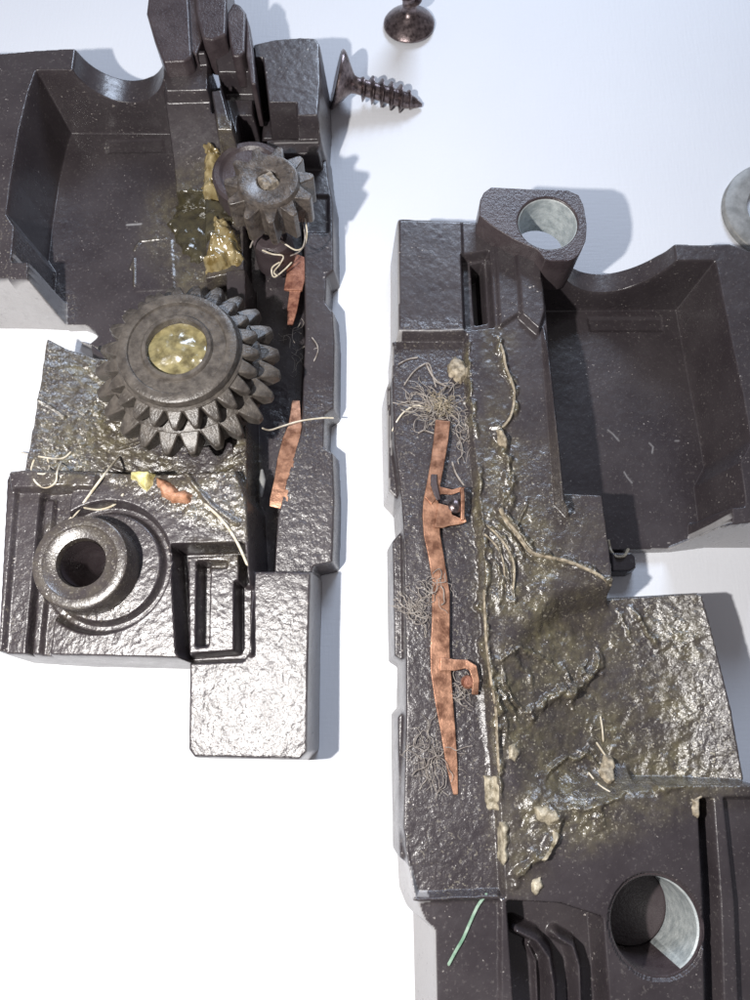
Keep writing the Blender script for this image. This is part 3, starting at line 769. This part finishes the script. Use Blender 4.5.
rel(strip('tab', [(436, 515, 76.6, 12), (447, 517, 76.6, 11), (450, 520, 76.6, 6), (460, 521, 76.8, 3.2), (466, 519, 78.0, 2.8)], 0, 2, M_copper, cr), cr)
rel(strip('tab', [(462.5, 520, 80.0, 1.8), (463, 508, 82.0, 1.8), (463, 496, 84.0, 1.8), (462, 488, 84.0, 1.8)], 0, 6, M_copper, cr), cr)
rel(strip('tab', [(440, 664, 75.5, 6), (455, 665, 75.5, 5), (466, 664, 75.5, 4), (473, 668, 77.0, 4), (476, 680, 76.0, 3), (475, 695, 74.0, 3)], 0, 2, M_copper, cr), cr)
o = strip('slot_rib', [(434, 474, 79.0, 2.8), (434, 484, 80.0, 3.2), (437, 495, 80.0, 2.6), (439, 500, 79.0, 2)], 0, 3.5, M_plastic, cr); rel(o, cr)
pin = bm_obj('pin_head', lathe_bm([(0, 6), (4, 5.6), (6.5, 3.5), (7, 0), (7, -12)], 24), M_steel, cr)
p = W(455, 507, 74); pin.location = (p[0] * S - cr.location.x, p[1] * S - cr.location.y, p[2] * S - cr.location.z)
pin2 = bm_obj('pin_head', lathe_bm([(0, 4), (4, 3.6), (5.5, 2), (6, 0), (6, -8)], 20), M_oldcopper, cr)
p = W(468, 682, 72); pin2.location = (p[0] * S - cr.location.x, p[1] * S - cr.location.y, p[2] * S - cr.location.z)
tag(strip('copper_strip', [(300, 255, 30, 8), (296, 262, 30, 10), (296, 275, 30, 10.5), (293, 290, 29, 10), (295, 291, 28, 6), (292, 310, 26, 5.5), (290, 325, 22, 3)], 0, 2.5, M_oldcopper), 'short brown copper contact strip just below the small gear', 'contact strip', 'copper contact strips')
tag(strip('copper_strip', [(296, 400, 25, 4), (295, 425, 30, 7), (291, 440, 31, 9), (286, 460, 32, 9), (283, 480, 32, 9), (279, 500, 32, 9.5), (277, 508, 31, 8)], 0, 2.5, M_copper), 'dull orange copper contact strip beside the large gear teeth, lower left half', 'contact strip', 'copper contact strips')

# ---------------------------------------------------------------- screws and washer
def screw(name, label):
    r = root(name, label, 'screw', (0, 0, 0), 'dark countersunk screws on the paper')
    bm_obj('head', lathe_bm([(0, 3), (24, 2.2), (30, .8), (32, 2.2), (32, 4), (29, 7.5), (20, 14), (13, 19), (10, 22), (9, 26), (9, 30), (0, 30)], 56), M_steel, r)
    bm_obj('shank', lathe_bm([(0, 24), (9, 24), (9, 88), (6.5, 98), (2, 108), (0, 109)], 32), M_steel, r)
    bm = bmesh.new(); n = 24; turns = 6.6; prev = None
    for i in range(int(n * turns) + 1):
        a = 2 * math.pi * i / n; z = 30 + 11.6 * i / n
        ro = 15.2 if z < 84 else max(3, 15.2 - (z - 84) * .58)
        if i < 10: ro = 9 + 6.2 * i / 10
        ri = 8.4 if z < 86 else max(1, 8.4 - (z - 86) * .35)
        c, s_ = math.cos(a), math.sin(a)
        cur = [bm.verts.new((ri * c, ri * s_, z - 3.6)), bm.verts.new((ro * c, ro * s_, z - .4)), bm.verts.new((ro * c, ro * s_, z + .4)), bm.verts.new((ri * c, ri * s_, z + 3.2))]
        if prev:
            for k in range(3): bm.faces.new((prev[k], cur[k], cur[k + 1], prev[k + 1]))
        prev = cur
    bm_obj('thread', bm, M_steel, r, angle=35)
    return r
def aim(r, a, b):
    a, b = Vector(a) * S, Vector(b) * S
    r.location = a; r.rotation_euler = (b - a).to_track_quat('Z', 'Y').to_euler()
s1 = screw('countersunk_screw', 'dark pointed screw lying on its side near the left housing half')
aim(s1, W(335, 79, 31), W(421, 105, 4))
s2 = screw('countersunk_screw', 'dark screw standing on its head at the top edge of the paper')
p = W(409, 26, 0); aim(s2, p, (p[0] - 2, p[1] + 6, 109))
wx, wy, _ = W(781, 209, 8)
washer = tag(bm_obj('washer', lathe_bm([(38, 0), (38, 7), (39, 8), (52, 8.4), (63, 8), (64.5, 7), (65, 5.5), (65, .5), (63, 0), (38, 0)], 96), M_washer), 'dull grey metal washer at the right edge of the paper', 'washer')
washer.location = (wx * S, wy * S, 0)

# ---------------------------------------------------------------- grease, crumbs, hairs
def blob(f, name, P, tz, th, m, label, cat, kind=None, seed=1, group=None, rough=.5, edge=10):
    """a lump lying on the relief: bottom follows it, top bulges"""
    Pw = WP(P, tz); w = f.win(Pw, 4)
    g = Field(0, 1, 0, 1); g.x = f.x[w[0]]; g.y = f.y[w[1]]; g.X = f.X[w]; g.Y = f.Y[w]; g.step = f.step
    n = fbm(g.X, g.Y, 13, seed, 2); nn = fbm(g.X, g.Y, 5, seed + 7, 2)
    wa = min(9, edge) * 1.1
    sd = poly_sd(g.X + (fbm(g.X, g.Y, 9, seed + 3, 3) - .5) * wa, g.Y + (fbm(g.X, g.Y, 9, seed + 4, 3) - .5) * wa, Pw) + (nn - .5) * edge * .5
    base = f.H[w]
    H = base + th * np.sqrt(smooth(sd / edge)) * (1 - rough + rough * 2 * n) + np.where(sd > 0, 0.2, -1.2)
    sel = sd > -1.5
    o = grid_mesh(name, g, sel, m, None, H=H, attrs=False)
    if o: tag(o, label, cat, group, kind)
    return o
blob(L, 'amber_grease', [(212, 166), (222, 168), (228, 180), (224, 195), (230, 212), (218, 214), (206, 208), (208, 188)], 14, 16, M_amber, 'upper amber grease smear between pocket and small gear', 'grease', 'stuff', 61)
blob(L, 'amber_grease', [(212, 220), (226, 222), (236, 234), (244, 250), (240, 266), (222, 272), (205, 276), (202, 266), (212, 250), (216, 238)], 34, 18, M_amber, 'thick shiny amber grease lump above the large gear', 'grease', 'stuff', 62)
blob(L, 'grease_film', [(178, 205), (205, 200), (232, 214), (240, 236), (222, 245), (205, 262), (190, 258), (176, 240), (168, 222)], 14, 5, M_film, 'thin olive grease film beside the amber lumps', 'grease', 'stuff', 63)
blob(L, 'yellow_crumb', [(132, 462), (146, 464), (158, 474), (155, 486), (150, 494), (142, 488), (134, 480)], 70, 9, M_yellow, 'pale yellow crumb below the large gear', 'crumb', None, 64, edge=4)
blob(L, 'orange_crumb', [(158, 480), (168, 482), (182, 492), (195, 496), (192, 504), (174, 505), (164, 498)], 70, 7, M_orange, 'rust coloured crumb below the large gear, next to the yellow one', 'crumb', None, 65, edge=4)
blob(Rf, 'cream_sliver', [(486, 777), (497, 777), (499, 792), (498, 811), (491, 812), (486, 800)], 77, 4.5, M_cream, 'ridged cream coloured sliver at the end of the contact channel', 'crumb', None, 66, edge=3)
blob(Rf, 'cream_sliver', [(499, 822), (505, 820), (509, 828), (508, 860), (503, 866), (499, 860), (500, 840)], 77, 4, M_cream, 'slim white and yellow sliver at the lower end of the contact channel', 'crumb', None, 67, edge=3)
blob(Rf, 'cream_crumb', [(534, 808), (546, 806), (556, 812), (558, 820), (548, 826), (538, 820)], 77, 4, M_cream, 'whitish crumb on the upper rim of the lower block', 'crumb', None, 68, edge=4)
blob(Rf, 'cream_crumb', [(553, 830), (560, 836), (552, 852), (544, 862), (540, 858), (549, 846)], 77, 3, M_cream, 'beige crooked crumb trailing down from the whitish crumb', 'crumb', None, 69, edge=3)
blob(Rf, 'cream_crumb', [(532, 878), (541, 876), (545, 886), (536, 896), (531, 890)], 77, 3.5, M_cream, 'small pale crumb above the curved ribs', 'crumb', None, 70, edge=3)
blob(Rf, 'tan_crumb', [(604, 772), (610, 766), (612, 757), (620, 758), (624, 768), (619, 782), (608, 786)], 68, 7, M_lint, 'tan crumb standing in the greasy trough', 'crumb', None, 71, edge=4)
blob(Rf, 'tan_crumb', [(690, 800), (700, 795), (706, 808), (704, 820), (692, 814)], 77, 4, M_lint, 'tan crumb at the top of the dark groove, lower right', 'crumb', None, 72, edge=4)
blob(Rf, 'lint_ball', [(446, 368), (454, 358), (464, 364), (467, 378), (460, 386), (450, 380)], 64, 6, M_lint, 'beige lint ball above the hair tuft', 'lint', None, 73, edge=4)
blob(Rf, 'tan_crumb', [(494, 430), (502, 432), (508, 442), (505, 450), (498, 446)], 77, 4, M_lint, 'tan crumb on the greasy ridge beside the pocket', 'crumb', None, 74, edge=4)
blob(Rf, 'cream_crumb', [(508, 745), (516, 742), (520, 752), (514, 762), (507, 758)], 72, 3.5, M_cream, 'small cream crumb beside the greasy trough', 'crumb', None, 75, edge=3)

def hair(f, pts, r, m, label, lift=1.5, name='hair', cat='hair', group='hairs caught in the gearbox'):
    P = []
    for q in pts:
        lf = q[2] if len(q) > 2 else lift
        P.append(f.hit(q[0], q[1], lf) if f else W(q[0], q[1], lf))
    o = bm_obj(name, tube_bm(spline(P, 8), r, 6), m, None)
    tag(o, label, cat, group); return o
def free_hair(pts, r, m, label):   # points given with their own heights
    o = bm_obj('hair', tube_bm(spline([W(*q) for q in pts], 8), r, 6), m, None)
    tag(o, label, 'hair', 'hairs caught in the gearbox'); return o
free_hair([(262, 428, 62), (270, 430, 50), (283, 426, 42), (300, 421, 38), (322, 418, 35), (334, 418, 33)], .9, M_palehair, 'long straight hair from the large gear across to the outer flange')
hair(L, [(120, 457), (105, 475), (88, 498), (78, 512), (68, 522)], 1.2, M_palehair, 'thick straight pale hair reaching the screw boss')
hair(L, [(205, 504), (222, 520), (236, 540), (248, 566)], 1.3, M_palehair, 'pale stiff hair pointing to the catch plate corner')
hair(L, [(20, 452), (40, 457), (62, 459), (72, 452)], .9, M_palehair, 'pale hair lying across the top of the curl')
hair(L, [(35, 460), (32, 470), (36, 482), (46, 488), (56, 483), (58, 472), (62, 463)], .9, M_palehair, 'pale curled hair hooked over the ridge of the screw block')
hair(L, [(48, 459), (50, 468), (46, 474), (38, 474)], .8, M_palehair, 'short inner curl of pale hair on the ridge')
hair(L, [(84, 508), (100, 510), (115, 505), (124, 494)], 1.0, M_palehair, 'bowed pale hair just above the screw boss')
hair(L, [(62, 560), (72, 552), (84, 556), (88, 568)], 1.0, M_hair, 'curved grey hair inside the screw boss')
hair(L, [(312, 338), (317, 345), (318, 352), (314, 362)], .7, M_hair, 'short curved grey hair on the outer flange')
hair(Rf, [(487, 893), (478, 905), (470, 922), (463, 938), (456, 950), (448, 965)], 1.3, M_green, 'green fibre lying across the lower end of the contact channel', name='green_fibre', cat='fibre', group=None)
hair(Rf, [(608, 540), (610, 550), (616, 557), (624, 556), (628, 549)], 1.6, M_lint, 'hooked stiff hair hanging at the pocket corner')
hair(Rf, [(500, 508), (506, 520), (517, 534), (531, 552), (548, 557), (566, 561), (584, 568), (600, 576), (611, 586)], lambda t: 2.3 - 1.0 * t, M_lint, 'long thick greasy strand curving across the right half to its stepped edge', 1.0)
hair(Rf, [(497, 336), (503, 352), (506, 368), (513, 386), (514, 402), (510, 418), (502, 428)], 1.3, M_lint, 'greasy strand winding down from the slot block of the right half', 1.0)
hair(Rf, [(484, 590), (485, 620), (487, 650), (491, 680), (496, 712), (497, 740), (499, 772)], 1.2, M_lint, 'straight greasy strand along the inner border of the contact channel', 1.2)
hair(Rf, [(482, 522), (495, 533), (507, 548), (514, 566), (513, 590)], 1.0, M_lint, 'outermost of the bent strands fanning below the greasy ridge', 1.2)
hair(Rf, [(484, 534), (496, 546), (503, 562), (505, 588)], .9, M_lint, 'middle one of the bent strands fanning below the greasy ridge', 1.2)
hair(Rf, [(596, 742), (604, 754), (612, 766)], .9, M_palehair, 'short straight hair ending at the tan crumb in the trough', 1.0)
hair(Rf, [(588, 772), (598, 784), (610, 792)], .8, M_palehair, 'short hair below the tan crumb in the trough', 1.0)
hair(Rf, [(600, 716), (602, 728), (603, 742)], .8, M_palehair, 'tiny upright hair in the middle of the greasy trough', 1.0)
hair(Rf, [(452, 462), (456, 474), (464, 486)], .9, M_hair, 'curved grey hair right of the copper strip')
hair(Rf, [(418, 434), (424, 431), (434, 434)], .8, M_hair, 'short grey hair left of the copper strip end')
hair(Rf, [(398, 365), (408, 360), (418, 358)], .8, M_hair, 'short straight hair near the left rim of the right half')
hair(Rf, [(397, 405), (410, 402), (424, 404), (432, 410)], .8, M_hair, 'upper of two hairs reaching left out of the grey tuft')
hair(Rf, [(392, 432), (398, 420), (406, 411), (418, 406), (430, 412)], .9, M_palehair, 'lower of two hairs reaching left out of the grey tuft')
hair(Rf, [(426, 364), (432, 376), (440, 384), (450, 388)], .9, M_hair, 'arched grey hair above the grey tuft')
hair(Rf, [(404, 386), (414, 372), (428, 364), (433, 378), (436, 388)], .8, M_hair, 'looped grey hair above the grey tuft')
def tuft(f, cx, cy, rx, ry, n, seed, label, lift=3, r=.55, m=None):
    n = int(n * 1.6); r *= .62
    rn = random.Random(seed); bm = bmesh.new()
    for i in range(n):
        a = rn.uniform(0, 6.28); q = rn.uniform(.2, 1); x, y = cx + rx * q * math.cos(a), cy + ry * q * math.sin(a); P = []
        d = rn.uniform(0, 6.28); z = rn.uniform(.3, lift)
        p0 = f.hit(cx, cy, 0)
        for k in range(6):
            p = W(x, y, p0[2] + max(.6, z)); P.append(p)
            d += rn.gauss(0, .75); x += rx * .36 * math.cos(d); y += ry * .36 * math.sin(d); z += rn.uniform(-.8, .8)
        tube_bm(spline(P, 4), r * rn.choice((.6, .8, 1, 1.5)), 4, bm)
    o = bm_obj('hair_tuft', bm, m or M_hair, None); tag(o, label, 'hair tuft', 'tufts of tangled hair', 'stuff'); return o
tuft(Rf, 438, 405, 18, 16, 46, 5, 'grey hair tuft at the top end of the bright copper strip', 6, .6, M_hair)
tuft(Rf, 440, 404, 9, 8, 40, 15, 'dense grey knot of hair in the middle of the tuft on the copper strip end', 8, .6, M_lint)
tuft(Rf, 466, 436, 11, 14, 18, 6, 'thin hair tuft right of the upper copper strip', 4)
tuft(Rf, 418, 608, 14, 12, 26, 7, 'grey hair tuft left of the copper strip middle', 5)
tuft(Rf, 436, 585, 12, 12, 10, 8, 'sparse hair tuft lying on the copper strip', 12)
tuft(Rf, 432, 755, 16, 20, 26, 9, 'cobweb hair tuft beside the copper strip tip', 4, .45)
tuft(Rf, 462, 690, 10, 12, 16, 10, 'hair tuft below the lower side tab', 6)
tuft(L, 298, 560 - 214, 14, 14, 10, 11, 'faint hair tuft in the dark channel by the large gear', 24, .4)
# strands wound round the stub below the small gear
def wound(pts, r, label, m=M_palehair): return free_hair(pts, r, m, label)
wound([(304, 215, 100), (307, 232, 92), (304, 246, 80), (296, 250, 76), (285, 244, 76), (272, 236, 76), (268, 230, 78), (273, 222, 80)], .8, 'pale hair wound in a loop under the small gear')
wound([(301, 218, 100), (305, 236, 90), (301, 250, 80), (290, 256, 70)], .6, 'thin hair beside the wound loop under the small gear', M_hair)
wound([(250, 248, 72), (254, 239, 78), (262, 233, 80), (270, 233, 78)], .8, 'bowed hair at the left of the wound loop', M_hair)
wound([(262, 250, 74), (272, 254, 72), (283, 256, 70), (280, 264, 60), (274, 272, 48), (278, 276, 46)], .8, 'forked hair hanging below the wound loop')
wound([(292, 262, 50), (284, 270, 46), (274, 277, 44), (272, 268, 50), (280, 262, 54)], .8, 'knotted pale hair above the brown copper strip')
